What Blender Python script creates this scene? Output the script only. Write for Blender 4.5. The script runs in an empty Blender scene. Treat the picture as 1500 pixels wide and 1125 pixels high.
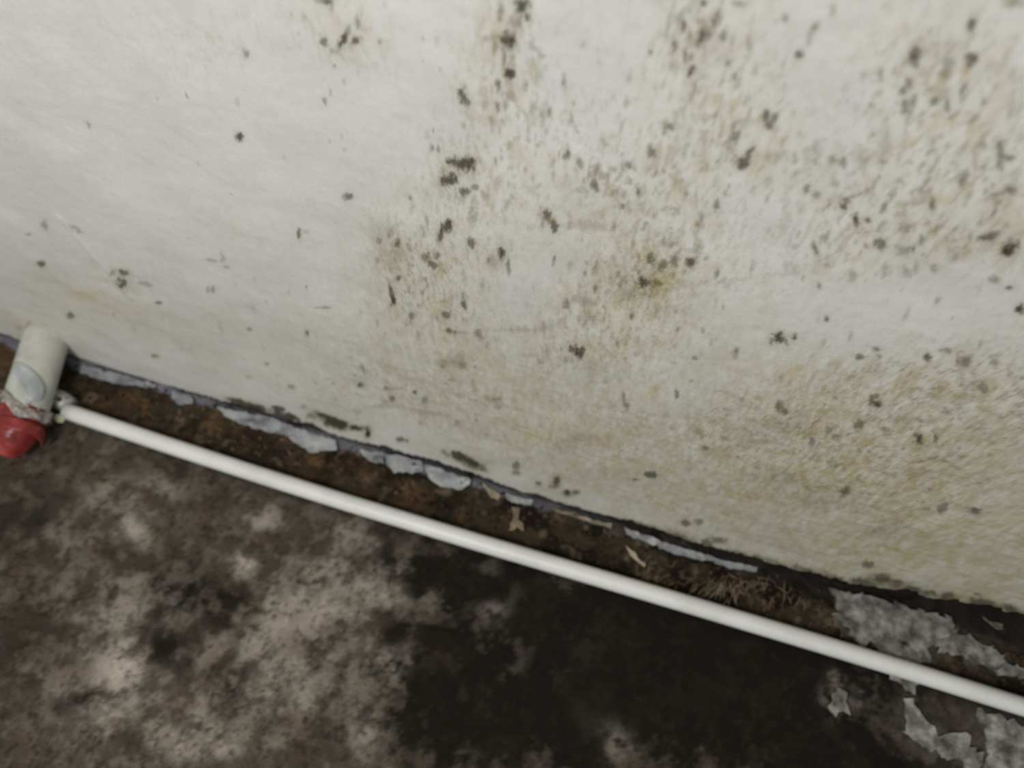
import bpy, bmesh, math, random
import numpy as np
from mathutils import Vector, Matrix

SC = bpy.context.scene
COL = SC.collection

# ------------------------------------------------------------------ camera
F = 1180.0
R = np.array([[0.95193282, -0.27167867, 0.14147295],
              [0.30624899, 0.83517867, -0.45682397],
              [0.00595414, 0.47819168, 0.87823531]])
C = np.array([0.0701191, -0.23002067, 0.62856385])
cam_data = bpy.data.cameras.new('camera')
cam_data.sensor_width = 36.0
cam_data.lens = F / 1500.0 * 36.0
cam_data.clip_start = 0.01
cam = bpy.data.objects.new('camera', cam_data)
COL.objects.link(cam)
M = Matrix.Identity(4)
for i in range(3):
    for j in range(3):
        M[i][j] = R[i][j]
    M[i][3] = C[i]
cam.matrix_world = M
SC.camera = cam
cam_data.dof.use_dof = True
cam_data.dof.focus_distance = 0.40
cam_data.dof.aperture_fstop = 6.3

# ------------------------------------------------------------------ light
world = bpy.data.worlds.new('basement_air')
SC.world = world
world.use_nodes = True
bg = world.node_tree.nodes['Background']
bg.inputs[0].default_value = (0.93, 0.97, 1.0, 1)
bg.inputs[1].default_value = 0.44


def area(name, loc, target, size, power, color):
    l = bpy.data.lights.new(name, 'AREA')
    l.shape = 'DISK'
    l.size = size
    l.energy = power
    l.color = color
    o = bpy.data.objects.new(name, l)
    o.location = loc
    o.rotation_euler = (Vector(target) - Vector(loc)).to_track_quat('-Z', 'Y').to_euler()
    COL.objects.link(o)
    return o


area('ceiling_lamp', (-0.20, -0.70, 1.02), (-0.02, 0.0, 0.25), 0.26, 8.4, (1.0, 0.985, 0.965))

SC.view_settings.view_transform = 'Standard'
SC.view_settings.look = 'None'
SC.view_settings.exposure = 0.0
SC.view_settings.gamma = 1.0
SC.view_settings.use_curve_mapping = False

# ------------------------------------------------------------------ survey helpers: where a sighted spot lies in the room


def _ray(u, v):
    return R @ np.array([(u - 750.0) / F, (562.5 - v) / F, -1.0])


def on_wall(u, v, y=0.0):
    r = _ray(u, v)
    p = C + r * ((y - C[1]) / r[1])
    return p[0], p[2]


def on_floor(u, v, z=0.0):
    r = _ray(u, v)
    p = C + r * ((z - C[2]) / r[2])
    return p[0], p[1]


def sight(P):
    q = R.T @ (np.array(P, float) - C)
    return 750.0 - F * q[0] / q[2], 562.5 + F * q[1] / q[2]


# ------------------------------------------------------------------ numpy noise
_tab = np.random.RandomState(11).rand(16, 256, 256)


def vnoise(x, y, s=0):
    x = np.asarray(x, float)
    y = np.asarray(y, float)
    xi = np.floor(x).astype(np.int64)
    yi = np.floor(y).astype(np.int64)
    fx = x - xi
    fy = y - yi
    fx = fx * fx * fx * (fx * (fx * 6 - 15) + 10)
    fy = fy * fy * fy * (fy * (fy * 6 - 15) + 10)
    t = _tab[s % 16]
    a = t[xi & 255, yi & 255]
    b = t[(xi + 1) & 255, yi & 255]
    c = t[xi & 255, (yi + 1) & 255]
    d = t[(xi + 1) & 255, (yi + 1) & 255]
    return (a * (1 - fx) + b * fx) * (1 - fy) + (c * (1 - fx) + d * fx) * fy


def fbm(x, y, s=0, o=4, g=0.55):
    v = 0.0
    a = 1.0
    n = 0.0
    ca, sa = math.cos(0.6), math.sin(0.6)
    for k in range(o):
        v = v + a * vnoise(x + 17.3 * k, y - 9.1 * k, s + k)
        n += a
        a *= g
        x, y = (ca * x - sa * y) * 2.03, (sa * x + ca * y) * 2.03
    return v / n


def sstep(a, b, x):
    t = np.clip((x - a) / (b - a), 0, 1)
    return t * t * (3 - 2 * t)


def srgb(r, g, b):
    return np.array([(c / 255 / 12.92) if c / 255 <= 0.04045 else ((c / 255 + 0.055) / 1.055) ** 2.4 for c in (r, g, b)])


# ------------------------------------------------------------------ mesh helpers


def link(o, parent=None):
    COL.objects.link(o)
    if parent:
        o.parent = parent
    return o


def tag(o, label=None, cat=None, group=None, kind=None):
    if label:
        o['label'] = label
    if cat:
        o['category'] = cat
    if group:
        o['group'] = group
    if kind:
        o['kind'] = kind
    return o


def mesh_obj(name, co, faces, mat, parent=None, col=None, smooth=True):
    me = bpy.data.meshes.new(name)
    co = np.asarray(co, np.float32).reshape(-1, 3)
    if isinstance(faces, np.ndarray):
        nf, k = faces.shape
        me.vertices.add(len(co))
        me.vertices.foreach_set('co', co.ravel())
        me.loops.add(nf * k)
        me.loops.foreach_set('vertex_index', faces.astype(np.int32).ravel())
        me.polygons.add(nf)
        me.polygons.foreach_set('loop_start', np.arange(0, nf * k, k, dtype=np.int32))
        me.polygons.foreach_set('loop_total', np.full(nf, k, np.int32))
        me.update(calc_edges=True)
    else:
        me.from_pydata([tuple(map(float, c)) for c in co], [], faces)
    me.validate()
    me.polygons.foreach_set('use_smooth', np.full(len(me.polygons), smooth))
    if col is not None:
        a = me.color_attributes.new('tint', 'FLOAT_COLOR', 'POINT')
        c4 = np.ones((len(co), 4), np.float32)
        c4[:, :3] = col
        a.data.foreach_set('color', c4.ravel())
    if mat:
        me.materials.append(mat)
    return link(bpy.data.objects.new(name, me), parent)


def grid_faces(nr, nc):
    i = np.arange(nr * nc).reshape(nr, nc)
    return np.stack([i[:-1, :-1], i[:-1, 1:], i[1:, 1:], i[1:, :-1]], -1).reshape(-1, 4)


def stretch(a, b, step, lo, hi, grow=1.25):
    core = list(np.arange(a, b, step))
    s = step
    x = a
    left = []
    while x > lo:
        s *= grow
        x -= s
        left.append(x)
    s = step
    x = core[-1]
    right = []
    while x < hi:
        s *= grow
        x += s
        right.append(x)
    return np.array(left[::-1] + core + right)


# ------------------------------------------------------------------ materials


def mat_new(name, rough=0.8, spec=0.3):
    m = bpy.data.materials.new(name)
    m.use_nodes = True
    nt = m.node_tree
    b = nt.nodes['Principled BSDF']
    b.inputs['Roughness'].default_value = rough
    b.inputs['Specular IOR Level'].default_value = spec
    return m, nt, b


def noisy(name, colors, scale, rough=0.8, spec=0.3, bump=0.0, bscale=None, detail=6, attr=False, var=0.12, bdist=0.001):
    """colour ramp over object-space noise, or noise variation over the 'tint' attribute; fine bump"""
    m, nt, b = mat_new(name, rough, spec)
    N, L = nt.nodes, nt.links
    tc = N.new('ShaderNodeTexCoord')
    nz = N.new('ShaderNodeTexNoise')
    nz.inputs['Scale'].default_value = scale
    nz.inputs['Detail'].default_value = detail
    nz.inputs['Roughness'].default_value = 0.65
    L.new(tc.outputs['Object'], nz.inputs['Vector'])
    if attr:
        at = N.new('ShaderNodeAttribute')
        at.attribute_name = 'tint'
        mr = N.new('ShaderNodeMapRange')
        mr.inputs['From Min'].default_value = 0.25
        mr.inputs['From Max'].default_value = 0.75
        mr.inputs['To Min'].default_value = 1 - var
        mr.inputs['To Max'].default_value = 1 + var
        L.new(nz.outputs['Fac'], mr.inputs['Value'])
        mx = N.new('ShaderNodeVectorMath')
        mx.operation = 'SCALE'
        L.new(at.outputs['Color'], mx.inputs[0])
        L.new(mr.outputs['Result'], mx.inputs['Scale'])
        L.new(mx.outputs['Vector'], b.inputs['Base Color'])
    else:
        cr = N.new('ShaderNodeValToRGB')
        cr.color_ramp.elements[0].position = 0.3
        cr.color_ramp.elements[1].position = 0.7
        n = len(colors)
        for k in range(n - 2):
            cr.color_ramp.elements.new(0.3 + 0.4 * (k + 1) / (n - 1))
        for e, c in zip(cr.color_ramp.elements, colors):
            e.color = (*srgb(*c), 1)
        L.new(nz.outputs['Fac'], cr.inputs['Fac'])
        L.new(cr.outputs['Color'], b.inputs['Base Color'])
    if bump:
        n2 = N.new('ShaderNodeTexNoise')
        n2.inputs['Scale'].default_value = bscale or scale
        n2.inputs['Detail'].default_value = 5
        L.new(tc.outputs['Object'], n2.inputs['Vector'])
        bp = N.new('ShaderNodeBump')
        bp.inputs['Strength'].default_value = bump
        bp.inputs['Distance'].default_value = bdist
        L.new(n2.outputs['Fac'], bp.inputs['Height'])
        L.new(bp.outputs['Normal'], b.inputs['Normal'])
    return m


M_wall = noisy('mouldy_cream_plaster', None, 900, 0.62, 0.25, 0.25, 260, attr=True, var=0.05, bdist=0.0006)
M_floor = noisy('mouldy_concrete', None, 500, 0.95, 0.06, 0.6, 300, attr=True, var=0.22, bdist=0.0012)
M_oldcoat = noisy('old_grey_blue_coat', [(92, 90, 92), (128, 130, 134), (150, 152, 154)], 60, 0.6, 0.3, 0.5, 200)
M_flake = noisy('lifting_grey_paint', [(104, 104, 108), (158, 160, 160), (182, 184, 178)], 70, 0.5, 0.35, 0.4, 240)
M_fibre = noisy('brown_fibre', [(70, 60, 48), (112, 98, 80), (140, 126, 104)], 90, 0.8, 0.1)
M_flake_warm = noisy('lifting_cream_paint', [(120, 108, 88), (168, 156, 132), (178, 170, 148)], 90, 0.6, 0.3, 0.5, 260)
M_patch = noisy('pale_mortar', [(40, 36, 31), (112, 110, 102), (168, 167, 158)], 95, 0.85, 0.2, 0.9, 170)
M_dirt = noisy('dark_crumbs', [(22, 18, 15), (56, 46, 36), (104, 88, 68)], 40, 0.95, 0.06, 0.6, 300)
M_conduit = noisy('white_plastic', [(198, 197, 190), (210, 209, 203), (216, 215, 210)], 25, 0.42, 0.4, 0.05, 120)
M_stub = noisy('white_wrapped_pipe', [(158, 158, 148), (184, 184, 174), (194, 194, 186)], 45, 0.35, 0.45, 0.25, 90)
M_wrap = noisy('glossy_grey_tape', [(140, 146, 148), (166, 171, 170), (182, 186, 184)], 60, 0.13, 0.8, 0.2, 110)
M_foil = noisy('crumpled_clear_tape', [(84, 80, 76), (150, 142, 136), (206, 196, 190)], 110, 0.2, 0.6, 1.0, 160, bdist=0.003)
M_red = noisy('red_tape', [(86, 26, 24), (132, 44, 40), (158, 78, 68)], 60, 0.34, 0.4, 0.6, 110, bdist=0.002)
M_joint = noisy('dull_grey_joint', [(86, 84, 80), (140, 140, 136), (176, 176, 172)], 160, 0.3, 0.5, 0.5, 220)
M_nub = noisy('cream_plastic', [(176, 172, 140), (206, 202, 172)], 90, 0.5, 0.3)

# ================================================================== WALL
EDGE = [(-90, 462), (0, 488), (40, 503), (100, 517), (130, 530), (200, 553), (250, 567), (330, 588), (400, 608),
        (455, 626), (500, 640), (560, 654), (600, 665), (660, 681), (700, 697), (780, 726), (840, 742), (900, 757),
        (960, 775), (1040, 801), (1120, 822), (1150, 830), (1233, 851), (1317, 866), (1400, 882), (1483, 898), (1560, 915)]
_ex, _ez = zip(*[on_wall(u, v) for u, v in EDGE])
ZB0 = 0.008


def edge_z(x):
    z = np.interp(x, _ex, _ez)
    z = z + (fbm(x * 90, x * 0 + 3, 2, 3) - 0.5) * 0.007 + (vnoise(x * 420, x * 0, 5) - 0.5) * 0.003
    z = z + (fbm(x * 160, x * 0 + 8, 6, 3) - 0.45) * 0.012 * sstep(0.10, 0.2, x)
    # little bites out of the lower edge
    for cx, w, h in bites:
        z = z + h * np.exp(-((x - cx) / w) ** 2)
    return np.maximum(z, 0.0025)


bites = [(on_wall(458, 626)[0], 0.008, 0.008), (on_wall(380, 603)[0], 0.012, 0.004), (on_wall(790, 728)[0], 0.010, 0.005),
         (on_wall(1330, 868)[0], 0.007, 0.006), (on_wall(1440, 890)[0], 0.02, 0.006), (on_wall(925, 765)[0], 0.006, 0.004)]

wx = np.concatenate([stretch(-0.30, 0.26, 0.0008, -0.31, 0.27, 1.02)])
wx = np.concatenate([np.arange(-0.60, wx[0], 0.0016), wx, np.arange(wx[-1] + 0.0014, 0.52, 0.0016)])
wx = stretch(0, 1, 1, 0, 0) if False else wx
ext_l = [wx[0] - 0.01 * 1.35 ** k for k in range(14)][::-1]
ext_r = [wx[-1] + 0.01 * 1.35 ** k for k in range(14)]
wx = np.array(ext_l + list(wx) + ext_r)
zr = [0.0]
while zr[-1] < 0.52:
    zr.append(zr[-1] + max(0.0007, 0.0013 - 0.0016 * zr[-1]))
zr += [zr[-1] + 0.01 * 1.4 ** k for k in range(15)]
zr = np.array(zr)
NX, NZ = len(wx), len(zr)
XB, TB = np.meshgrid(wx, zr)
EZ = edge_z(wx)[None, :]
ZB = EZ + TB * (1 - EZ / zr[-1])

base = srgb(207, 205, 200)
A = np.ones((NZ, NX, 3)) * base
U, Vv = None, None
# sighted coordinates of the vertices, only to interpolate the survey of broad stains
P = np.stack([XB, np.zeros_like(XB), ZB], -1) - C
Q = P @ R
qz = np.minimum(Q[..., 2], -0.05)
UU = 750 - F * Q[..., 0] / qz
VV = 562.5 + F * Q[..., 1] / qz
UU = np.clip(UU, -400, 1900)
VV = np.clip(VV, -400, 1500)


def mixc(A, c, m):
    return A * (1 - m[..., None]) + c * m[..., None]


def broad(lst, warp=45):
    """broad soft stains: (u, v, ru, rv, angle, strength)"""
    w1 = (fbm(XB * 28, ZB * 28, 3, 4) - 0.5) * 2 * warp
    w2 = (fbm(XB * 28 + 40, ZB * 28, 6, 4) - 0.5) * 2 * warp
    m = np.zeros_like(XB)
    for u, v, ru, rv, an, s in lst:
        du = UU + w1 - u
        dv = VV + w2 - v
        a = math.radians(an)
        p = (du * math.cos(a) + dv * math.sin(a)) / ru
        q = (-du * math.sin(a) + dv * math.cos(a)) / rv
        g = s * np.exp(-(p * p + q * q))
        m = 1 - (1 - m) * (1 - g)
    return m


def broad_far(m):
    # beyond the surveyed part the staining carries on at its average
    f = sstep(0, 150, np.maximum(np.maximum(-UU, UU - 1500), np.maximum(-VV, VV - 1125)))
    return m * (1 - f) + f * 0.35


# general yellow-tan discolouration
tan = broad([(1440, 830, 420, 150, 15, 0.55), (1400, 780, 500, 210, 15, 0.62), (1000, 700, 380, 120, 18, 0.42), (820, 500, 270, 110, 5, 0.40), (610, 390, 110, 130, 20, 0.40),
             (700, 590, 160, 60, 15, 0.35), (1330, 640, 300, 130, 0, 0.45), (960, 400, 110, 70, -30, 0.42), (1030, 120, 80, 150, 10, 0.22),
             (1380, 330, 170, 90, 0, 0.38), (1340, 110, 120, 100, 0, 0.2), (140, 440, 140, 25, 15, 0.30), (720, 120, 60, 160, 0, 0.16),
             (500, 60, 60, 60, 0, 0.12), (1240, 720, 240, 60, 12, 0.30), (1090, 240, 90, 60, 0, 0.2), (470, 500, 180, 60, 20, 0.12),
             (380, 340, 140, 50, 10, .15), (880, 320, 120, 70, 10, .25), (60, 480, 90, 30, 20, .3), (250, 500, 200, 60, 18, .22),
             (1200, 560, 90, 40, 0, .3), (880, 700, 160, 30, 18, .25)])
tan = broad_far(tan)
stk = fbm(XB * 330, ZB * 110, 9, 4, 0.65)
A = mixc(A, srgb(164, 155, 116), np.clip(tan * (0.45 + 0.6 * fbm(XB * 60, ZB * 40, 9, 4) + 1.3 * (stk - 0.5)) + 0.05, 0, 1) * 0.92)
# cleaner, bluish-white areas
clean = broad([(1300, 450, 190, 60, 0, 0.7), (1110, 330, 110, 60, -20, 0.7), (760, 430, 60, 50, 0, 0.6), (560, 200, 220, 160, 0, 0.4),
               (860, 90, 80, 130, 0, 0.5), (1230, 160, 90, 110, 0, 0.4), (480, 430, 70, 70, 0, 0.35), (1000, 560, 130, 40, 10, 0.35)])
A = mixc(A, srgb(204, 204, 204), clean * 0.55)
A *= (0.93 + 0.14 * fbm(XB * 35, ZB * 35, 1, 5))[..., None]

# scattered fine mould: elongated flecks, denser where the survey says
dens = broad([(760, 80, 70, 160, 0, 0.9), (1040, 90, 90, 120, 0, 0.95), (1360, 130, 130, 90, -35, 1.0), (1430, 240, 120, 80, 0, 0.9),
              (900, 250, 190, 80, 20, 0.85), (1330, 340, 230, 60, 5, 1.0), (950, 400, 120, 60, -30, 1.0), (640, 400, 90, 110, 10, 0.85),
              (1100, 220, 80, 90, 0, 0.8), (1400, 570, 190, 70, 0, 0.95), (1270, 620, 220, 90, 0, 0.9), (680, 260, 60, 70, 0, 0.8),
              (870, 500, 130, 60, 0, 0.6), (560, 580, 130, 40, 15, 0.55), (1080, 400, 100, 60, 0, 0.5), (500, 50, 60, 60, 0, 0.55),
              (640, 600, 120, 40, 18, .35), (920, 640, 250, 60, 12, .4), (1160, 640, 140, 60, 10, .6), (200, 410, 90, 30, 0, .25),
              (1400, 720, 160, 80, 0, .55), (1200, 720, 200, 50, 10, .45), (300, 60, 150, 50, 0, .2), (1220, 260, 200, 60, 0, .55)], 30)
dens = broad_far(dens) * (1 - 0.75 * clean)
low = sstep(0.20, 0.05, ZB)
fl_up = fbm(XB * 420, ZB * 150, 2, 3, 0.6)
fl_dn = fbm(XB * 190, ZB * 90, 4, 4, 0.65)
fl = fl_up * (1 - low) + fl_dn * low
clus = fbm(XB * 55, ZB * 40, 7, 3)
th = 0.80 - 0.17 * dens - 0.16 * (clus - 0.5)
A = mixc(A, srgb(176, 164, 126), sstep(0.50, 0.72, fbm(XB * 150, ZB * 70, 5, 4, 0.6)) * dens * 0.55)
mk = sstep(th - 0.03, th + 0.14, fl)
A = mixc(A, srgb(128, 118, 86), mk * 0.45 * np.clip(dens * 1.4, 0.08, 1))
fl2 = fbm(XB * 300 + 7, ZB * 130, 10, 2, 0.5)
th2 = 0.88 - 0.15 * dens - 0.12 * (clus - 0.5)
mk2 = sstep(th2 - 0.01, th2 + 0.12, fl2)
A = mixc(A, srgb(84, 76, 56), mk2 * 0.42 * (1 - 0.6 * low) * np.clip(dens * 1.4, 0.05, 1))
wsp = fbm(XB * 520, ZB * 170, 6, 3, 0.7)
A = mixc(A, srgb(150, 142, 112), sstep(0.50, 0.78, wsp) * np.clip(dens * 1.2 + 0.10, 0, 1) * 0.48 * (1 - 0.4 * low))
A = mixc(A, srgb(214, 210, 200), sstep(0.50, 0.78, 1 - wsp) * np.clip(dens * 1.1, 0, 1) * 0.45)
# fine horizontal wipe marks low on the wall
wipe = fbm(XB * 25, ZB * 320, 12, 4)
A = mixc(A, srgb(146, 128, 86), sstep(0.58, 0.78, wipe) * 0.42 * tan * sstep(0.30, 0.10, ZB))

KC = {'c': srgb(66, 60, 44), 'k': srgb(50, 44, 36), 'o': srgb(112, 104, 66), 'y': srgb(176, 156, 92), 'b': srgb(124, 104, 84), 'p': srgb(120, 112, 116)}
BLOBS = [
 # u, v, ru, rv, strength, kind, angle
 (478,3,10,5,.8,'k',0),(474,62,5,7,.7,'k',0),(503,60,6,10,.95,'k',10),(520,60,7,6,.8,'k',0),(492,75,6,5,.5,'o',0),(510,43,4,6,.5,'k',0),
 (522,30,3,10,.35,'k',0),(350,201,5,6,.9,'k',0),(510,288,6,5,.7,'k',20),(360,80,4,7,.5,'k',-20),(438,343,3,6,.7,'k',0),(447,339,4,4,.4,'o',0),
 (765,8,10,10,.95,'k',0),(773,24,4,5,.8,'k',0),(735,15,4,10,.5,'k',0),(743,58,12,11,.95,'k',0),(739,80,3,15,.5,'k',0),(747,107,7,7,.95,'k',0),
 (730,122,4,7,.7,'k',0),(712,55,4,5,.3,'k',0),(680,142,7,13,.85,'k',-20),(712,150,12,4,.3,'p',5),(728,155,3,6,.5,'k',-15),(663,238,7,7,.9,'k',0),
 (683,243,12,10,.95,'k',0),(650,265,8,8,.9,'k',0),(662,262,8,7,.9,'k',0),(680,282,6,7,.7,'k',0),(633,218,3,6,.5,'k',0),(642,220,3,5,.5,'k',0),
 (695,275,5,4,.5,'k',0),(655,331,7,8,.95,'k',30),(647,343,4,8,.8,'k',20),(575,337,4,5,.5,'o',0),(583,352,4,4,.5,'k',0),(556,352,4,4,.4,'k',0),
 (780,165,6,12,.45,'o',0),(800,165,8,14,.25,'o',0),(885,203,6,8,.4,'o',0),(828,228,3,8,.6,'k',0),(833,225,3,7,.6,'k',0),(850,238,5,6,.5,'k',0),
 (872,270,5,9,.6,'k',0),(905,280,10,6,.4,'o',0),(920,240,6,5,.5,'k',0),(900,245,5,4,.4,'o',0),(955,220,5,8,.65,'k',-15),(975,185,4,10,.7,'o',0),
 (983,182,5,5,.6,'k',0),(992,256,8,12,.4,'o',0),(936,280,3,5,.7,'k',0),(800,313,6,8,.8,'k',0),(812,330,5,10,.8,'k',0),(806,322,7,5,.5,'o',0),
 (862,330,32,6,.4,'b',5),(735,371,6,6,.6,'k',0),(1030,5,5,5,.8,'k',0),(1052,22,4,8,.7,'k',0),(1045,32,4,6,.7,'k',0),(1028,55,6,14,.85,'k',8),
 (1037,52,5,6,.6,'k',0),(1060,52,5,9,.6,'k',25),(1002,38,3,8,.8,'k',0),(1011,50,2,8,.6,'k',0),(989,67,4,8,.75,'k',0),(1004,82,3,10,.6,'k',0),
 (1012,105,4,11,.85,'k',20),(1040,75,22,20,.2,'b',0),(1066,93,3,7,.5,'k',0),(1083,5,8,4,.7,'o',0),(1098,70,3,13,.5,'o',0),(1170,81,5,6,.75,'k',30),
 (1165,98,8,6,.3,'y',0),(1151,26,4,6,.5,'k',0),(1122,172,5,9,.75,'k',0),(1133,174,4,7,.7,'k',20),(1127,185,6,6,.7,'k',0),(1077,200,7,9,.6,'k',0),
 (1098,224,5,10,.8,'k',30),(1087,240,9,7,.85,'k',0),(1068,215,3,10,.5,'o',0),(1108,248,12,12,.35,'y',0),(1030,170,14,5,.4,'o',0),
 (1181,280,4,5,.5,'k',0),(1195,287,5,6,.5,'k',0),(1194,238,3,5,.4,'k',0),(1050,300,4,8,.6,'k',0),(1220,17,4,8,.5,'k',0),(1193,41,4,8,.5,'k',30),
 (1185,55,3,12,.35,'k',15),(1423,35,5,9,.8,'k',10),(1422,48,7,8,.4,'o',0),(1485,4,14,7,.85,'o',0),(1338,80,8,10,.85,'k',20),(1340,92,6,8,.6,'k',0),
 (1355,75,12,10,.35,'b',0),(1330,122,6,9,.6,'k',0),(1322,135,5,6,.7,'k',0),(1325,158,7,10,.6,'k',10),(1338,150,4,12,.5,'k',10),(1370,150,6,6,.7,'k',0),
 (1388,155,4,8,.6,'k',0),(1412,130,3,12,.6,'k',35),(1425,86,9,7,.8,'k',-10),(1418,95,5,5,.6,'k',0),(1413,108,6,8,.5,'y',0),(1388,100,8,16,.4,'k',20),
 (1290,110,3,10,.5,'k',0),(1440,150,3,7,.5,'k',0),(1465,225,5,18,.7,'k',0),(1480,230,8,4,.6,'k',0),(1440,210,6,6,.4,'k',0),(1410,262,7,10,.55,'k',20),
 (1482,277,8,5,.6,'k',0),(1460,283,5,5,.4,'k',0),(1366,298,5,9,.7,'k',0),(1378,290,15,6,.35,'y',0),(1220,237,7,5,.7,'o',0),(1235,240,4,7,.5,'k',0),
 (1262,235,9,13,.4,'o',0),(1295,218,12,18,.35,'o',0),(1295,238,5,5,.4,'k',0),(1235,305,5,4,.8,'k',0),(1240,296,6,4,.5,'k',40),(1248,290,8,3,.4,'k',-20),
 (1214,300,2,5,.6,'k',0),(1254,323,4,8,.9,'k',-10),(1271,323,3,4,.8,'k',0),(1325,330,12,7,.5,'o',0),(1290,355,8,9,.7,'k',0),(1325,365,10,8,.5,'k',0),
 (1350,350,4,5,.5,'k',0),(1450,345,12,6,.75,'k',-15),(1480,360,13,8,1.0,'k',-50),(1474,366,7,6,1.0,'k',0),(1456,408,6,5,.5,'k',0),(1480,420,5,3,.7,'k',0),
 (1495,452,7,6,1.0,'k',0),(1022,362,6,11,.7,'o',0),(1011,380,6,6,.85,'k',0),(1196,367,4,10,.7,'k',-20),(1214,388,4,4,.4,'k',0),(1165,390,8,10,.25,'o',0),
 (1248,402,6,8,.55,'o',-20),(1200,418,3,4,.5,'k',0),(1327,397,8,8,.6,'o',0),(1300,393,6,7,.4,'o',0),(1342,390,3,8,.4,'k',0),(1368,393,5,6,.4,'k',0),
 (1398,375,8,7,.4,'o',0),(1211,465,3,4,.7,'k',0),(1141,491,8,7,.95,'k',0),(1131,496,3,6,.5,'k',20),(1151,497,3,7,.5,'k',-20),(1164,492,3,6,.8,'k',0),
 (1077,515,4,8,.6,'o',0),(1165,543,9,7,.5,'y',0),(1146,550,4,7,.5,'o',0),(1358,520,5,5,.8,'k',0),(1387,510,8,4,.5,'k',0),(1412,525,10,8,.6,'k',0),
 (1283,511,4,4,.7,'k',0),(1258,522,7,4,.65,'k',15),(1276,586,4,7,.9,'k',0),(1285,592,5,5,.95,'k',0),(1284,580,4,3,.6,'k',0),(1141,592,6,6,.7,'k',20),
 (1150,600,6,4,.7,'k',20),(1022,632,10,5,.7,'o',10),(1033,655,4,4,.6,'k',0),(1346,643,7,8,.95,'k',0),(1371,641,4,5,.7,'k',0),(1258,622,8,5,.65,'k',-20),
 (1213,630,6,6,.4,'k',0),(1225,640,5,5,.4,'k',0),(1190,646,5,6,.6,'k',0),(1428,562,16,8,.45,'b',0),(1440,565,5,9,.5,'k',0),(1312,615,9,8,.4,'o',0),
 (1105,645,25,4,.3,'o',5),(565,352,16,30,.28,'o',-20),(585,372,10,10,.45,'o',0),(583,358,4,5,.6,'k',0),(625,376,6,6,.7,'k',0),(634,386,5,9,.7,'k',-35),
 (642,373,3,4,.6,'k',0),(735,370,4,9,.85,'k',0),(722,382,10,10,.4,'o',0),(745,392,3,9,.5,'k',-10),(692,355,5,7,.7,'k',-25),(584,407,3,5,.7,'k',0),
 (573,425,3,10,.8,'k',-12),(577,440,4,7,.95,'k',0),(603,462,4,7,.6,'k',0),(654,462,6,5,.7,'k',0),(679,445,4,6,.8,'k',0),(658,485,4,4,.7,'k',0),
 (670,487,14,2,.45,'b',5),(702,492,5,8,.5,'k',-30),(760,483,28,3,.35,'b',0),(810,478,16,5,.35,'b',-10),(840,511,7,6,.8,'k',30),(850,517,6,8,.9,'k',0),
 (830,526,8,6,.45,'o',0),(870,540,12,12,.25,'o',0),(668,528,16,11,.5,'o',0),(680,535,5,6,.6,'o',0),(650,530,18,4,.35,'o',0),(722,584,9,4,.75,'o',0),
 (695,568,3,10,.35,'o',-20),(775,520,12,3,.4,'o',0),(802,515,3,7,.45,'o',-20),(960,565,11,10,.35,'y',0),(961,566,4,4,.4,'o',0),(914,582,3,8,.5,'k',0),
 (918,592,4,4,.5,'k',0),(992,575,3,5,.6,'k',0),(953,376,5,6,.75,'k',0),(943,412,8,9,.95,'k',0),(963,413,6,6,.8,'k',20),(971,388,6,8,.75,'k',20),
 (988,380,6,9,.65,'k',15),(929,425,5,9,.5,'o',15),(912,432,12,8,.45,'o',0),(975,405,25,14,.3,'y',-30),(850,440,14,7,.45,'b',0),(830,445,4,6,.5,'k',0),
 (862,465,12,10,.4,'o',0),(925,463,3,4,.7,'k',0),(905,500,3,4,.4,'k',0),(860,640,26,6,.35,'b',0),(785,640,20,8,.4,'y',0),(830,652,28,10,.3,'b',8),
 (528,565,5,4,.8,'k',0),(532,541,3,9,.4,'k',-25),(570,570,12,2,.5,'b',-5),(575,586,3,5,.5,'k',20),(608,574,3,3,.8,'k',0),(560,597,15,3,.4,'p',0),
 (623,585,4,5,.5,'k',0),(625,605,14,3,.35,'p',8),(670,620,4,5,.4,'k',0),(62,385,6,4,.8,'k',20),(180,398,8,4,.8,'k',20),(180,414,8,6,.8,'k',35),
 (165,400,5,4,.4,'k',0),(174,418,5,3,.5,'k',0),(215,416,9,3,.35,'k',10),(67,328,4,6,.45,'k',-20),(44,341,5,2,.35,'k',0),(112,333,9,3,.35,'k',35),
 (103,463,5,4,.7,'k',30),(43,473,4,3,.5,'b',0),(28,480,4,3,.3,'k',0),(233,443,4,2,.6,'k',0),(226,522,5,2.5,.75,'k',10),(312,422,6,4,.5,'k',0),
 (365,483,3,3,.5,'k',0),(450,487,3,4,.7,'k',0),(475,449,9,2,.4,'k',0),(390,535,3,2,.4,'k',0),(427,567,5,3,.5,'k',20),(130,432,16,6,.4,'y',0),
 (313,379,10,2,.3,'k',10),(333,389,6,2,.35,'k',10),(150,445,60,10,.2,'y',12),(30,472,45,8,.25,'y',12),
 (345,586,13,3,.95,'k',14),(372,597,20,5,1.,'k',14),(410,604,8,4,.6,'k',20),(420,611,20,5,.95,'k',18),(470,610,14,5,.6,'k',20),(490,621,24,7,1.,'k',20),
 (455,610,5,3,.6,'k',0),(538,635,4,7,.9,'k',0),(523,628,8,3,.8,'k',10),(590,646,7,3,.8,'k',10),(672,669,18,6,.8,'k',15),(692,679,14,6,.85,'k',18),
 (706,687,7,3,.6,'k',18),(757,680,5,6,.7,'k',10),(757,692,5,3,.6,'k',0),(815,705,6,7,.9,'k',20),(790,707,4,4,.8,'k',0),(831,722,6,4,.9,'k',20),
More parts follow.
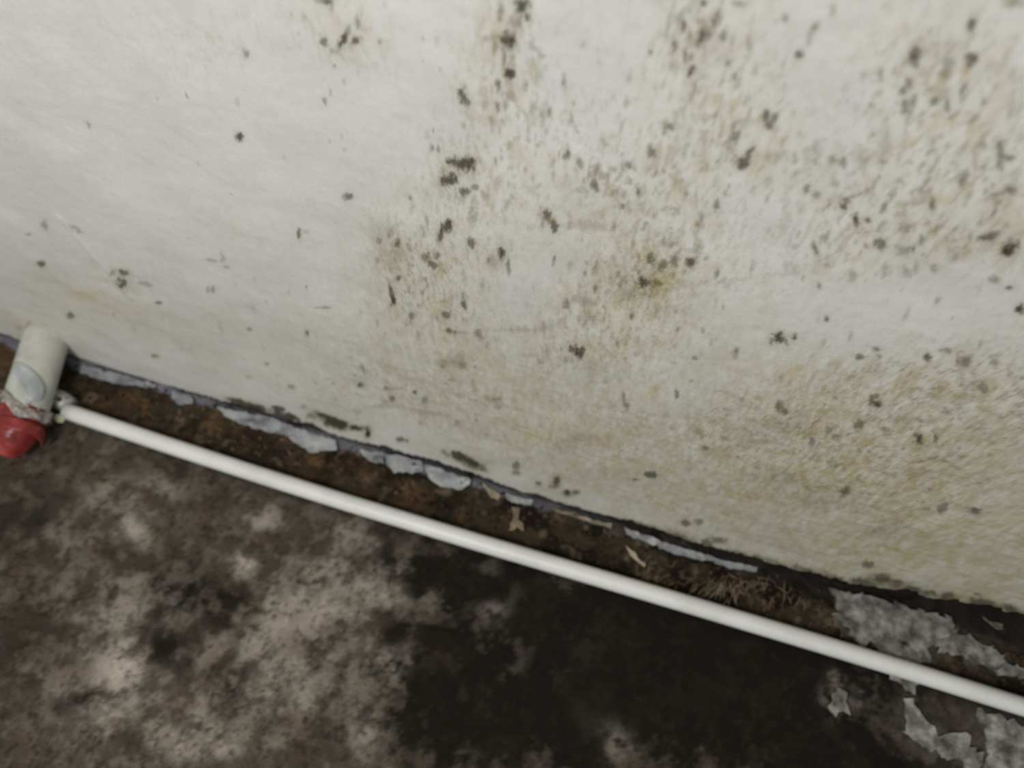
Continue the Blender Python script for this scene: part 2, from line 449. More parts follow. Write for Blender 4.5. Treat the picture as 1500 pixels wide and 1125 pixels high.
 (843,721,5,3,.7,'k',0),(812,712,6,3,.7,'k',0),(953,695,9,4,.85,'k',5),(929,703,6,2,.6,'k',0),(840,680,7,5,.5,'y',0),(1004,767,6,5,.75,'k',0),(1024,765,7,4,.55,'k',0),
 (975,778,13,5,.6,'b',10),(1035,797,8,6,.85,'k',0),(1052,792,9,4,.7,'k',5),(1000,784,20,5,.5,'b',12),(1237,720,9,6,.7,'k',0),(1380,745,9,7,.6,'k',0),
 (1425,750,10,5,.75,'k',5),(1273,827,10,4,.7,'k',0),(1235,813,10,3,.4,'b',0),(1300,770,22,8,.35,'b',-15),(1140,700,32,12,.35,'o',10),(1200,735,60,9,.32,'b',8),
 (1300,850,24,3,.8,'k',5),(1310,856,14,7,.7,'k',0),(1428,872,10,5,.7,'k',0),(1200,838,18,5,.4,'b',15),(1400,874,30,4,.4,'b',8),(880,640,40,10,.2,'y',10),
 (1150,620,60,10,.3,'b',-10),(456,625,10,5,2,'k',10),(352,590,20,4,2,'c',16),(372,596,9,3,2,'c',20),(408,598,11,4,2,'c',18),(430,611,13,4,2,'c',26),(475,610,13,4,2,'c',18),(492,621,20,7,2,'c',22),(520,629,10,3,2,'c',20),(538,637,4,5,2,'k',0),(672,667,12,6,2,'c',18),(695,678,11,5,2,'c',22),(832,720,5,3,2,'c',20),(1225,848,20,4,.85,'k',20),(1265,853,22,5,.9,'k',8),(1290,845,12,6,.8,'k',0),(1345,866,26,5,.9,'k',12),(1385,876,14,8,.85,'k',0),(1440,884,24,6,.9,'k',10),(1480,892,18,5,.9,'k',10),(1180,836,24,4,.7,'k',18),(1120,820,20,4,.6,'k',15),(1075,810,22,4,.6,'k',15),(1000,788,22,4,.6,'k',15),(1365,850,8,10,.3,'p',0),(940,768,20,3,.5,'k',15),(1080,690,30,10,.2,'y',0),(1345,700,40,10,.22,'b',0),
]
zz = ZB[:, NX // 2]


def stamp(u, v, ru, rv, s, kind, ang, sd):
    global A
    x0, z0 = on_wall(u, v)
    xa, za = on_wall(u + 1, v)
    xb, zb_ = on_wall(u, v + 1)
    J = np.linalg.inv(np.array([[xa - x0, xb - x0], [za - z0, zb_ - z0]]))
    rad = 2.2 * max(ru, rv)
    hx = rad * (abs(xa - x0) + abs(xb - x0))
    hz = rad * (abs(za - z0) + abs(zb_ - z0))
    i0, i1 = np.searchsorted(wx, [x0 - hx, x0 + hx])
    j0, j1 = np.searchsorted(zz, [z0 - hz - 0.003, z0 + hz + 0.003])
    if i1 - i0 < 2 or j1 - j0 < 2:
        return
    X = XB[j0:j1, i0:i1]
    Z = ZB[j0:j1, i0:i1]
    du = J[0, 0] * (X - x0) + J[0, 1] * (Z - z0)
    dv = J[1, 0] * (X - x0) + J[1, 1] * (Z - z0)
    a = math.radians(-ang)
    p = (du * math.cos(a) - dv * math.sin(a)) / ru
    q = (du * math.sin(a) + dv * math.cos(a)) / rv
    r = np.sqrt(p * p + q * q)
    n = fbm(du / 4.5 + sd * 3.1, dv / 7.5 + sd, 3, 3, 0.6) - 0.5
    r = r + n * (0.8 if s > 1 else 1.9)
    hard = s > 1
    s = min(s, 1.0)
    soft = 0.15 if hard else (0.5 if kind == 'k' else 0.9)
    m = sstep((1.0 if hard else 1.15) + soft, 1.0 - soft, r + 0.05) * s
    halo = np.exp(-(p * p + q * q) * 0.32) * 0.34 * s
    sub = A[j0:j1, i0:i1]
    if kind == 'k':
        sub = mixc(sub, srgb(146, 138, 98), halo)
    A[j0:j1, i0:i1] = mixc(sub, KC[kind], m * (0.93 if kind == 'k' else 0.85))


for k, (u, v, ru, rv, s, kd, an) in enumerate(BLOBS):
    stamp(u, v, ru, rv, s, kd, an, k)
rnd = random.Random(5)
# small spatter between the larger spots
zones = [(760, 90, 60, 140, 60), (1030, 80, 70, 110, 60), (1350, 130, 90, 80, 60), (1430, 250, 70, 70, 35), (900, 240, 150, 60, 60),
         (1320, 345, 130, 40, 50), (950, 400, 80, 50, 55), (640, 400, 70, 80, 40), (1400, 560, 90, 60, 50), (1250, 630, 150, 60, 60),
         (680, 260, 50, 60, 35), (560, 580, 100, 30, 30), (870, 500, 110, 50, 30), (1100, 220, 60, 60, 30), (490, 40, 50, 40, 22), (900, 640, 160, 50, 25),
         (1400, 730, 100, 60, 25), (300, 430, 200, 60, 14), (400, 120, 120, 90, 12), (1220, 280, 150, 60, 30), (1160, 400, 120, 70, 25)]
for zu, zv, su, sv, n in zones:
    for i in range(n):
        u, v = rnd.gauss(zu, su), rnd.gauss(zv, sv)
        if not (0 < u < 1500 and -5 < v < 540 + 0.25 * u):
            continue
        up = v < 520
        a = rnd.uniform(1.2, 3.2)
        ru, rv = (a, a * rnd.uniform(1.4, 3.0)) if up else (a * rnd.uniform(1.2, 2.2), a)
        lean = (u - 742) / 1250 * 45
        stamp(u, v, ru, rv, rnd.uniform(.15, .5), rnd.choice('kkooob'), lean if up else 12, rnd.uniform(0, 90))

# relief: long shallow bulges, a crease at the left, spots slightly proud
lum = A.mean(-1)
Y = (fbm(XB * 9, ZB * 9, 13, 3) - 0.5) * 0.005 + (fbm(XB * 60, ZB * 60, 14, 3) - 0.5) * 0.0007
Y += np.clip(0.25 - lum, 0, 1) * 0.0005
cx0, cz0 = on_wall(100, 330)
cx1, cz1 = on_wall(190, 435)
tt = ((XB - cx0) * (cx1 - cx0) + (ZB - cz0) * (cz1 - cz0)) / ((cx1 - cx0) ** 2 + (cz1 - cz0) ** 2)
dd = np.hypot(XB - cx0 - np.clip(tt, -.1, 1) * (cx1 - cx0), ZB - cz0 - np.clip(tt, -.1, 1) * (cz1 - cz0))
Y -= 0.0009 * np.exp(-(dd / 0.003) ** 2)
fade = sstep(0, 0.03, TB)
Y = Y * fade
# darkened, dirty lower rim
rim = sstep(0.004, 0.0, TB)
A = mixc(A, srgb(96, 86, 66), rim * 0.55 * sstep(0.3, 0.6, fbm(XB * 90, ZB * 0, 3, 3)))

top = np.stack([XB, Y, ZB], -1).reshape(-1, 3)
# return of the lower edge: two rows running back into the wall
r1 = np.stack([wx, np.full(NX, 0.0012), EZ[0] - 0.0004], -1)
r2 = np.stack([wx, np.full(NX, 0.0060), EZ[0] + 0.0003], -1)
co = np.concatenate([r2, r1, top])
colr = np.concatenate([np.ones((NX, 3)) * srgb(70, 62, 50), np.ones((NX, 3)) * srgb(110, 102, 82), A.reshape(-1, 3)])
faces = grid_faces(NZ + 2, NX)
wall = mesh_obj('wall_back', co, faces, M_wall, None, colr)
tag(wall, 'cream plaster wall speckled with black and olive mould above the floor', kind='structure')

# older masonry behind the plaster, seen in the gap along the bottom
bx = np.arange(-0.75, 0.75, 0.004)
bz = np.concatenate([[-0.004], np.arange(0, 0.075, 0.003)])
BX, BZ = np.meshgrid(bx, bz)
hx0, hz0 = on_wall(1440, 915)
hole = np.exp(-(((BX - hx0 - 0.006) / 0.040) ** 2) ** 2) * sstep(0.065, 0.035, BZ)
BY = 0.0065 + (fbm(BX * 80, BZ * 80, 5, 3)) * 0.002 + hole * 0.035
bc = np.ones(BX.shape + (3,)) * srgb(72, 71, 78)
bc = mixc(bc, srgb(30, 25, 21), sstep(-0.05, 0.12, BX) * 0.9)
bc = mixc(bc, srgb(30, 26, 22), sstep(0.45, 0.62, fbm(BX * 45, BZ * 60, 8, 4)))
bc = mixc(bc, srgb(14, 12, 10), np.clip(hole * 1.4, 0, 1))
mesh_obj('masonry', np.stack([BX, BY, BZ], -1), grid_faces(*BX.shape), M_floor, wall, bc.reshape(-1, 3))

# ================================================================== FLOOR
fx = np.concatenate([[-2.2, -1.6, -1.2, -0.95, -0.8, -0.72], np.arange(-0.66, 0.60, 0.0018), [0.65, 0.75, 0.9, 1.2, 1.6, 2.2]])
fy = np.concatenate([[-2.4, -1.7, -1.2, -0.9, -0.7, -0.55, -0.47], np.arange(-0.42, -0.062, 0.0018), np.arange(-0.062, 0.0078, 0.0010), [0.02, 0.045, 0.06]])
FX, FY = np.meshgrid(fx, fy)
P = np.stack([FX, FY, np.zeros_like(FX)], -1) - C
Q = P @ R
FU = np.clip(750 - F * Q[..., 0] / Q[..., 2], -500, 2000)
FV = np.clip(562.5 + F * Q[..., 1] / Q[..., 2], -300, 1600)
w1 = (fbm(FX * 30, FY * 30, 3, 4) - 0.5) * 90
w2 = (fbm(FX * 30 + 40, FY * 30, 6, 4) - 0.5) * 90


def fsum(lst, warp=1.0):
    m = np.zeros_like(FX)
    for u, v, ru, rv, an, s in lst:
        du = FU + w1 * warp - u
        dv = FV + w2 * warp - v
        a = math.radians(an)
        p = (du * math.cos(a) + dv * math.sin(a)) / ru
        q = (-du * math.sin(a) + dv * math.cos(a)) / rv
        m = 1 - (1 - m) * (1 - s * np.exp(-(p * p + q * q)))
    return m


G = np.ones(FX.shape + (3,)) * srgb(70, 63, 55)
n1 = fbm(FX * 62, FY * 62, 1, 6, 0.68)
n2 = fbm(FX * 170, FY * 170, 8, 4, 0.65)
pale = fsum([(180, 980, 70, 40, 0, .9), (200, 900, 60, 60, 30, .55), (130, 870, 50, 30, 0, .3), (350, 825, 28, 16, 0, .8), (385, 760, 45, 14, 10, .5), (192, 770, 16, 18, 0, .7),
             (380, 920, 70, 45, -30, .8), (480, 900, 70, 70, 0, .6), (560, 860, 50, 50, 0, .55), (430, 1000, 90, 40, 0, .6), (300, 1080, 90, 40, 0, .55),
             (150, 1050, 90, 40, 0, .5), (570, 970, 40, 30, 0, .6), (180, 720, 60, 25, 0, .35), (90, 780, 50, 30, 0, .3), (540, 1060, 40, 50, 0, .6),
             (725, 895, 22, 14, 0, .45), (900, 1080, 30, 40, 0, .5), (490, 800, 40, 20, 0, .35), (250, 720, 40, 20, 0, .3), (60, 980, 40, 30, 0, .3),
             (1225, 1025, 24, 22, 0, .75), (640, 860, 26, 20, 0, .4), (880, 1070, 30, 25, 0, .4), (150, 610, 50, 14, 20, .2), (470, 830, 60, 30, 0, .4)])
G = mixc(G, srgb(100, 92, 80), sstep(0.46, 0.68, n1) * 0.5)
G = mixc(G, srgb(158, 149, 136), np.clip(pale * 1.25 * sstep(0.36, 0.60, n1 * 0.7 + n2 * 0.3 + pale * 0.10), 0, 1) * 0.95)
dark = fsum([(1000, 1000, 380, 190, 15, .97), (780, 880, 190, 60, 18, .85), (640, 960, 70, 100, 20, .75), (270, 880, 110, 45, 20, .6), (50, 940, 60, 60, 0, .45),
             (640, 820, 70, 40, 18, .7), (800, 1050, 260, 90, 0, .85), (1120, 940, 160, 60, 15, .95), (280, 700, 60, 25, 20, .35), (30, 760, 60, 60, 0, .4),
             (1200, 1110, 110, 50, 0, .9), (250, 950, 50, 30, 20, .55), (320, 870, 60, 20, 0, .5), (120, 1010, 90, 18, -15, .5), (660, 1080, 100, 60, 0, .6),
             (340, 1000, 35, 20, 0, .5), (80, 870, 50, 20, 0, .35), (250, 1110, 70, 20, 0, .4)], 0.8)
dk = np.clip(dark * (0.78 + 0.9 * sstep(0.36, 0.60, 1 - n1) + 0.25 * (dark > 0.8)), 0, 1)
G = mixc(G, srgb(20, 17, 14), dk * 0.93)
G = mixc(G, srgb(74, 58, 42), sstep(0.52, 0.74, fbm(FX * 60, FY * 60, 10, 4)) * 0.28 * (1 - 0.75 * dk))
G = mixc(G, srgb(38, 33, 27), sstep(0.52, 0.74, n2) * 0.6)
G = mixc(G, srgb(126, 118, 108), sstep(0.62, 0.8, fbm(FX * 90, FY * 90, 12, 4)) * 0.35 * (1 - dk))

hot = fsum([(180, 985, 38, 22, 0, 1), (192, 770, 13, 16, 0, .8), (355, 828, 16, 12, 0, .9), (385, 762, 34, 9, 10, .5), (400, 905, 45, 20, -20, .8), (500, 850, 30, 26, 0, .5),
            (495, 900, 30, 22, 0, .5), (570, 970, 22, 20, 0, .7), (440, 985, 50, 20, 0, .7), (300, 1095, 50, 22, 0, .6), (560, 870, 26, 22, 0, .5), (725, 893, 18, 12, 0, .45),
            (530, 1085, 30, 30, 0, .5), (140, 1040, 40, 20, 0, .4), (905, 1090, 16, 24, 0, .5)], 0.22)
G = mixc(G, srgb(172, 163, 150), hot * sstep(0.34, 0.60, fbm(FX * 120, FY * 120, 2, 5, 0.65)) * 0.62)
G = mixc(G, srgb(30, 26, 22), sstep(0.66, 0.76, fbm(FX * 230, FY * 230, 13, 3)) * 0.55)
# strip between the wall and the conduit
strip = sstep(-0.047, -0.040, FY)
sn = fbm(FX * 60, FY * 90, 2, 5, 0.6)
S = np.ones(FX.shape + (3,)) * srgb(56, 48, 37)
S = mixc(S, srgb(88, 66, 44), sstep(0.45, 0.68, sn) * sstep(0.12, -0.15, FX) * 0.8)
S = mixc(S, srgb(26, 21, 18), sstep(0.40, 0.62, fbm(FX * 40, FY * 60, 9, 4)) * np.interp(FX, [-0.45, -0.2, -0.05, 0.1, 0.3], [0.35, 0.65, 0.8, 0.95, 0.9]))
S = mixc(S, srgb(110, 96, 78), sstep(0.62, 0.78, fbm(FX * 120, FY * 120, 4, 4)) * 0.5)
G = mixc(G, srgb(0, 0, 0) * 0 + S, strip) if False else G * (1 - strip[..., None]) + S * strip[..., None]
# old grey-blue coat remaining on the floor right under the wall
bl = sstep(-0.0085, -0.0045, FY + (fbm(FX * 70, FY * 70, 6, 4) - 0.5) * 0.010)
seg = np.interp(FX, [-0.55, -0.50, -0.40, -0.39, -0.36, -0.29, -0.27, -0.2, 0.0, 0.05, 0.10, 0.4], [.9, .9, .9, .5, 1, .9, .55, .85, .85, .4, .05, .05])
G = mixc(G, srgb(112, 112, 118), bl * seg * sstep(0.28, 0.42, fbm(FX * 50, FY * 50, 11, 3)))
sm = fsum([(1290, 915, 62, 20, 12, .95), (1340, 955, 30, 16, 30, .8), (1380, 1088, 34, 20, 40, .8), (1475, 1095, 42, 42, 0, .8), (1225, 1028, 18, 18, 0, .7), (1430, 965, 40, 12, 10, .5)], 0.45)
G = mixc(G, srgb(118, 114, 104), sm * sstep(0.38, 0.58, fbm(FX * 130, FY * 130, 5, 4, 0.65)) * 0.9)
# shade painted into the floor beneath the conduit; darker tone along the corner
conduit_shade = np.exp(-(((FY + 0.047) / 0.010) ** 2)) * 0.55 * sstep(-.5, .1, FX) + 0.2 * np.exp(-(((FY + 0.047) / 0.012) ** 2))
G = mixc(G, srgb(22, 18, 15), conduit_shade)
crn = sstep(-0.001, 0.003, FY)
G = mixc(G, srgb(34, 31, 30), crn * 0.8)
# greenish pale mortar smear at the right, adhering
H = (fbm(FX * 40, FY * 40, 3, 5) - 0.5) * 0.0022 + (fbm(FX * 220, FY * 220, 7, 3) - 0.5) * 0.0010
H += strip * ((fbm(FX * 75, FY * 75, 9, 4) - 0.45) * 0.007)
H *= np.where((FX > -0.7) & (FX < 0.62) & (FY > -0.45), 1, 0)
H = H - H[(FX > -.4) & (FX < .4)].max() * 0 - 0.0008
floor = mesh_obj('floor', np.stack([FX, FY, H], -1), grid_faces(*FX.shape), M_floor, None, G.reshape(-1, 3))
tag(floor, 'rough mouldy brown grey concrete floor darkening toward the right', kind='structure')


def floor_h(x, y):
    i = int(np.clip(np.searchsorted(fx, x), 0, len(fx) - 1))
    j = int(np.clip(np.searchsorted(fy, y), 0, len(fy) - 1))
    return float(H[j, i])


# ------------------------------------------------------------------ thin, lifting pieces with real thickness


def flake(name, pts, mat, parent, thick=0.0012, lift=0.003, z0=0.0005, seed=0, edge='far', dens=0.0022, rough=0.0006):
    """pts: survey outline on the floor; the side away from the wall curls up by `lift`"""
    w = [on_floor(u, v, z0) for u, v in pts]
    # densify + roughen outline
    rn = random.Random(seed)
    ring = []
    for i in range(len(w)):
        a, b = Vector(w[i]), Vector(w[(i + 1) % len(w)])
        n = max(1, int((b - a).length / 0.003))
        for k in range(n):
            p = a.lerp(b, k / n)
            ring.append(p + Vector((rn.gauss(0, rough), rn.gauss(0, rough))))
    bm = bmesh.new()
    vs = [bm.verts.new((p.x, p.y, 0)) for p in ring]
    f = bm.faces.new(vs)
    if f.calc_area() and f.normal.z < 0:
        f.normal_flip()
    bmesh.ops.triangulate(bm, faces=bm.faces[:])
    for _ in range(3):
        es = [e for e in bm.edges if e.calc_length() > dens * 2]
        if not es:
            break
        bmesh.ops.subdivide_edges(bm, edges=es, cuts=1, use_grid_fill=False)
        bmesh.ops.triangulate(bm, faces=bm.faces[:])
    ys = [v.co.y for v in bm.verts]
    y0, y1 = min(ys), max(ys)
    for v in bm.verts:
        # distance along the wall normal within this piece
        t = (y1 - v.co.y) / max(1e-6, y1 - y0)
        wv = (float(vnoise(v.co.x * 60 + seed, v.co.y * 60, 3)) - 0.5) * 0.6 * lift
        g = floor_h(v.co.x, v.co.y)
        v.co.z = max(g, -0.0005) + z0 + lift * (t ** 1.6 if edge == 'near' else (1 - t) ** 1.2 * 0.6 + 0.25) + wv + 0.0004
    bm.normal_update()
    up = sum(fc.normal.z for fc in bm.faces)
    if up < 0:
        bmesh.ops.reverse_faces(bm, faces=bm.faces[:])
    geo = bmesh.ops.extrude_face_region(bm, geom=bm.faces[:])
    nv = [g for g in geo['geom'] if isinstance(g, bmesh.types.BMVert)]
    for v in nv:
        v.co.z += thick
    bm.normal_update()
    bmesh.ops.recalc_face_normals(bm, faces=bm.faces[:])
    me = bpy.data.meshes.new(name)
    bm.to_mesh(me)
    bm.free()
    me.materials.append(mat)
    me.polygons.foreach_set('use_smooth', np.full(len(me.polygons), False))
    return link(bpy.data.objects.new(name, me), parent)


FL = [
 ([(317,596),(333,599),(360,606),(390,612),(417,620),(447,631),(473,640),(493,646),(493,660),(473,663),(457,666),(437,651),(417,639),(393,634),(360,626),(333,613)], M_flake, .0032, 'near'),
 ([(120,535),(160,545),(200,556),(233,566),(230,570),(200,566),(167,562),(133,552),(118,547)], M_oldcoat, .0015, 'far'),
 ([(253,573),(280,580),(285,590),(267,596),(254,587)], M_oldcoat, .0018, 'near'),
 ([(527,661),(560,663),(563,680),(547,679),(532,669)], M_flake, .003, 'near'),
 ([(562,664),(587,668),(619,678),(621,690),(602,695),(580,695),(567,684)], M_flake, .0042, 'near'),
 ([(620,681),(653,691),(690,704),(688,711),(671,721),(657,716),(640,712),(627,700)], M_flake, .0035, 'near'),
 ([(707,710),(720,717),(733,727),(730,736),(717,726)], M_flake_warm, .003, 'near'),
 ([(740,725),(760,728),(780,734),(777,741),(753,741),(743,735)], M_flake, .003, 'near'),
 ([(750,744),(759,746),(760,762),(768,770),(767,781),(760,774),(754,778),(746,780),(748,768),(752,760)], M_fibre, .002, 'near'),
 ([(811,745),(835,751),(864,760),(880,766),(896,768),(893,776),(880,772),(861,766),(837,756),(813,752)], M_flake_warm, .003, 'near'),
 ([(915,774),(939,783),(965,793),(997,804),(1029,812),(1056,820),(1109,831),(1107,838),(1067,834),(1040,824),(1013,821),(987,813),(960,802),(933,792),(917,784)], M_flake, .003, 'near'),
 ([(918,800),(930,812),(944,828),(942,834),(928,820),(918,808)], M_flake_warm, .003, 'near'),
 ([(1440,905),(1450,912),(1468,914),(1466,925),(1455,922)], M_flake_warm, .004, 'near'),
]
for k, (pts, m, lf, ed) in enumerate(FL):
    flake('paint_flake', pts, m, floor, 0.0009, lf, 0.0006, k + 1, ed)

PT = [
 ([(1218,866),(1245,870),(1270,873),(1310,886),(1360,900),(1397,912),(1388,930),(1372,945),(1356,950),(1362,975),(1342,976),(1300,962),(1282,957),(1276,930),(1266,948),(1240,930),(1225,906)], .0030),
 ([(1323,1026),(1340,1031),(1356,1053),(1375,1077),(1402,1069),(1421,1088),(1435,1107),(1436,1160),(1415,1140),(1405,1118),(1375,1102),(1337,1091),(1326,1077)], .0020),
 ([(1429,1037),(1448,1045),(1500,1064),(1560,1090),(1560,1180),(1440,1180),(1437,1125),(1441,1088),(1435,1064)], .0022),
 ([(1212,1018),(1230,1010),(1243,1020),(1242,1042),(1224,1046),(1212,1036)], .0014),
 ([(1305,985),(1322,990),(1342,1000),(1340,1016),(1327,1012),(1313,998)], .0022),
 ([(1450,985),(1470,977),(1520,975),(1560,985),(1520,993),(1470,992)], .0035),
 ([(1383,925),(1400,925),(1440,945),(1470,960),(1480,985),(1440,975),(1400,960),(1370,955)], .0012),
]
for k, (pts, th) in enumerate(PT):
    flake('mortar_patch', pts, M_patch, floor, th, 0.0012, 0.0002, 40 + k, 'far', 0.003, 0.0016)

# wispy torn fibres of old lining on the dirty strip (nobody could count them)
rn = random.Random(3)


def tube_bm(bm, pts, rads, seg=6, cap=True):
    rings = []
    n = len(pts)
    prev = None
    for i in range(n):
        t = (Vector(pts[min(i + 1, n - 1)]) - Vector(pts[max(i - 1, 0)])).normalized()
        if prev is None:
            a = t.orthogonal().normalized()
        else:
            a = (prev - t * prev.dot(t)).normalized()
        prev = a
        b = t.cross(a)
        rings.append([bm.verts.new(Vector(pts[i]) + (a * math.cos(2 * math.pi * k / seg) + b * math.sin(2 * math.pi * k / seg)) * rads[i]) for k in range(seg)])
    for i in range(n - 1):
        for k in range(seg):
            bm.faces.new((rings[i][k], rings[i][(k + 1) % seg], rings[i + 1][(k + 1) % seg], rings[i + 1][k]))
    if cap:
        bm.faces.new(rings[0][::-1])
        bm.faces.new(rings[-1])
    return rings


def bm_obj(name, bm, mat, parent=None, smooth=True):
    bmesh.ops.recalc_face_normals(bm, faces=bm.faces[:])
    me = bpy.data.meshes.new(name)
    bm.to_mesh(me)
    bm.free()
    me.materials.append(mat)
    me.polygons.foreach_set('use_smooth', np.full(len(me.polygons), smooth))
    return link(bpy.data.objects.new(name, me), parent)


bm = bmesh.new()
for i in range(150):
    u, v = rn.choice([(1075, 855), (1040, 860), (1100, 850), (1250, 905), (1290, 920), (950, 830), (1150, 865)])
    x, y = on_floor(u + rn.gauss(0, 20), v + rn.gauss(0, 9))
    if y > -0.003 or y < -0.036:
        continue
    an = rn.gauss(-1.9, 0.45)
    L_ = rn.uniform(0.006, 0.016)
    ps = []
    for k in range(4):
        q = k / 3
        ps.append((x + math.cos(an) * L_ * q, y + math.sin(an) * L_ * q, max(0, floor_h(x, y)) + 0.0012 + 0.0022 * math.sin(q * 3.1) * rn.random()))
        an += rn.gauss(0, 0.25)
    tube_bm(bm, ps, [0.0003, 0.00045, 0.0004, 0.00015], 4)
ob = bm_obj('torn_fibre', bm, M_fibre, floor)
tag(ob, kind='stuff')

# crumbs of dirt and loosened plaster on the strip
bm = bmesh.new()
for i in range(1500):
    x = rn.uniform(-0.42, 0.44)
    y = rn.uniform(-0.037, -0.0015)
    s = rn.choice([0.0006, 0.0008, 0.0011, 0.0016, 0.0022]) * rn.uniform(0.7, 1.2)
    z = floor_h(x, y) + s * 0.4
    m4 = Matrix.Translation((x, y, z)) @ Matrix.Rotation(rn.uniform(0, 6.28), 4, Vector((rn.random(), rn.random(), 1)).normalized()) @ Matrix.Diagonal((s, s * rn.uniform(.6, 1), s * rn.uniform(.5, .8), 1))
    bmesh.ops.create_icosphere(bm, subdivisions=1, radius=1.0, matrix=m4)
ob = bm_obj('crumb', bm, M_dirt, floor, False)
tag(ob, kind='stuff')

# ================================================================== WHITE CONDUIT along the wall
RC = 0.0068
y0c, y1c = -0.0470, -0.0450
root = bpy.data.objects.new('plastic_conduit', None)
root.location = (-0.395, -0.0462, 0)
link(root)
tag(root, 'long thin white plastic conduit lying on the floor along the wall', 'pipe')
_c = [on_floor(u, v, RC + 0.0006) for u, v in ((100, 603), (150, 620), (250, 655), (375, 694), (500, 733), (700, 794), (850, 839), (1000, 884), (1200, 942), (1350, 987), (1480, 1030))]
_cx = np.array([c[0] for c in _c])
_cy = np.array([c[1] for c in _c])
_cy = np.polyval(np.polyfit(_cx, _cy, 4), _cx)
xs = np.linspace(-0.386, 0.72, 90)
pts = []
for x in xs:
    yy = float(np.interp(x, _cx, _cy))
    pts.append((x + 0.395, yy + 0.0462, RC + 0.0006 + 0.0004 * math.sin(x * 17)))
bm = bmesh.new()
tube_bm(bm, pts, [RC] * len(pts), 28)
bm_obj('conduit_tube', bm, M_conduit, root)
# collar where it leaves the wrapped pipe
bm = bmesh.new()
cp = [(-0.018, 0.005, RC + .0020), (-0.010, 0.004, RC + .0016), (-0.003, 0.0030, RC + .0012), (0.003, 0.0020, RC + .001), (0.0105, 0.0006, RC + .0008)]
tube_bm(bm, cp, [0.0074, 0.0076, 0.0086, 0.0084, 0.0076], 24)
o = bm_obj('collar', bm, M_joint, root)
tag(o, 'dull grey joint sleeve')
bm = bmesh.new()
_pg = on_floor(86, 612, 0.0075)
bmesh.ops.create_uvsphere(bm, u_segments=16, v_segments=10, radius=0.0046, matrix=Matrix.Translation((_pg[0] + 0.395, _pg[1] + 0.0462, 0.0062)) @ Matrix.Diagonal((1.1, 0.8, 1.0, 1)))
o = bm_obj('plug', bm, M_nub, root)
tag(o, 'cream plastic plug')
bm = bmesh.new()
tube_bm(bm, [(0.004, 0.001, 0.0140), (0.004, 0.0006, 0.0176)], [0.0022, 0.0018], 12)
o = bm_obj('screw', bm, M_dirt, root)
tag(o, 'small dark screw head')

# ================================================================== WRAPPED PIPE STUB at the left


def at_h(u, v, z):
    x, y = on_floor(u, v, z)
    return np.array([x, y, z])


root = bpy.data.objects.new('wrapped_pipe', None)
RP = 0.0185
A0 = at_h(67, 500, 0.030)
A1 = at_h(36, 600, 0.026)
print('stub axis', A0, A1)
root.location = (float(A1[0]), float(A1[1]), 0)
link(root)
tag(root, 'thick white pipe stub coming out of the wall, its end wrapped in red tape', 'pipe')
off = Vector(root.location)
ax = (Vector(A1) - Vector(A0)).normalized()
start = Vector(A0) - ax * ((A0[1] - 0.004) / ax.y if abs(ax.y) > 1e-6 else 0)
end = Vector(A1)
Ls = (end - start).length


def ring_tube(fr, to, n, rad, wob, seg=40, seed=0, bend=None):
    bm = bmesh.new()
    ps, rs = [], []
    for i in range(n):
        q = i / (n - 1)
        p = start + ax * (fr + (to - fr) * q)
        if bend:
            p = p + Vector(bend) * q * q
        ps.append(p - off)
        rs.append(rad(q))
    rings = tube_bm(bm, ps, rs, seg)
    for i, rg in enumerate(rings):
        for k, v in enumerate(rg):
            c = Vector(ps[i])
            d = v.co - c
            a = k / seg * 6
            f = 1 + wob * (float(fbm(np.array(a * 1.4 + seed), np.array(i * 0.35), 4, 3)) - 0.5) * math.sin(math.pi * k / seg) ** .5 if k else 1
            v.co = c + d * f
    return bm


bm = ring_tube(0, Ls + 0.004, 24, lambda q: RP * (0.97 + 0.03 * q), 0.05)
bm_obj('pipe_wall', bm, M_stub, root)

# glossy flap of grey tape wound diagonally over the pipe: a curved sheet following its surface
side = ax.cross(Vector((0, 0, 1))).normalized()    # horizontal, across the pipe
upv = side.cross(ax).normalized()
if upv.z < 0:
    upv = -upv
if side.x < 0:
    side = -side


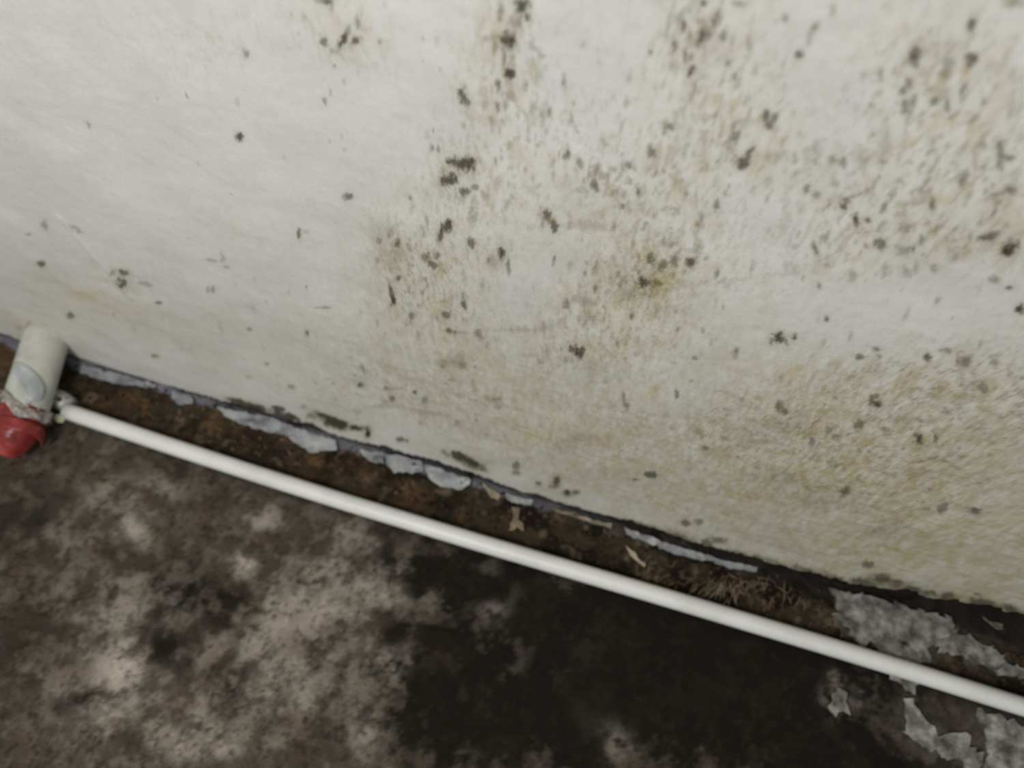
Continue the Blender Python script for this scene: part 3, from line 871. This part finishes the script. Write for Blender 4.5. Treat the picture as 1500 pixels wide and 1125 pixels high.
def sheet_on_pipe(name, fn, nu, nv, mat, thick=0.0008, base_r=RP):
    """fn(s, t) -> (distance along pipe from start, angle from top toward +side, extra radius)"""
    co, fc = [], []
    for layer in (0, 1):
        for i in range(nu):
            for j in range(nv):
                d, a, e = fn(i / (nu - 1), j / (nv - 1))
                r = base_r + e + thick * layer
                p = start + ax * d + side * (math.sin(a) * r) + upv * (math.cos(a) * r) - off
                co.append(tuple(p))
    g = grid_faces(nu, nv)
    fcs = [tuple(int(z) for z in f) for f in g] + [tuple(int(z) + nu * nv for z in f[::-1]) for f in g]
    idx = np.arange(nu * nv).reshape(nu, nv)
    loop = list(idx[0, :]) + list(idx[1:, -1]) + list(idx[-1, -2::-1]) + list(idx[-2:0:-1, 0])
    n = len(loop)
    for k in range(n):
        a, b = int(loop[k]), int(loop[(k + 1) % n])
        fcs.append((a, b, b + nu * nv, a + nu * nv))
    bm = bmesh.new()
    vs = [bm.verts.new(c) for c in co]
    for f in fcs:
        try:
            bm.faces.new([vs[q] for q in f])
        except ValueError:
            pass
    return bm_obj(name, bm, mat, root)


def flap(s, t):
    # tongue running diagonally from the upper middle to the lower right, pointed at its ends
    wdt = math.sin(math.pi * min(1, s * 1.02 + 0.03)) ** 0.6
    d = Ls * 0.52 + (Ls * 0.50) * s
    a = -0.55 + 1.25 * s + t * 1.0 * wdt
    e = 0.0002 + 0.0034 * wdt * (1 - t) ** 1.5 * (0.4 + 0.6 * s) + 0.0006 * math.sin(t * 9 + s * 4) * (1 - t)
    return d, a, e


o = sheet_on_pipe('tape_flap', flap, 26, 12, M_wrap, 0.0008)
tag(o, 'glossy grey tongue of tape')

# crumpled clear-tape collar between white and red
def collar(s, t):
    a = -2.6 + 5.2 * s
    d = Ls * 0.96 + 0.004 * math.sin(a * 2.3) + t * (0.009 + 0.002 * math.sin(a * 5)) + 0.006 * math.sin(a)
    n = float(fbm(np.array(s * 26.0), np.array(t * 6.0), 5, 3)) - 0.5
    return d, a, 0.0010 + 0.0050 * n + 0.0012 * t


o = sheet_on_pipe('clear_tape', collar, 70, 16, M_foil, 0.0007)
tag(o, 'crumpled silvery clear tape')

# the red bound end, drooping to the floor
bm = ring_tube(Ls + 0.001, Ls + 0.038, 26, lambda q: RP * (1.02 - 0.10 * q - 0.40 * q ** 3), 0.22, seed=9, bend=(-0.010, 0.0, -0.008))
bm_obj('tape_wrap', bm, M_red, root)
o['label'] = 'crumpled silvery clear tape'
for ch in root.children:
    if ch.name.startswith('tape_wrap'):
        ch['label'] = 'wrinkled red tape around the pipe end'
# a ridge of over-wound red tape
def ridge(s, t):
    a = -2.2 + 4.6 * s
    d = Ls + 0.010 + 0.008 * s + t * 0.010
    return d, a, -0.0002 + 0.0016 * (float(fbm(np.array(s * 12.0), np.array(t * 3.0), 6, 3)))


o = sheet_on_pipe('tape_winding', ridge, 50, 8, M_red, 0.0007)
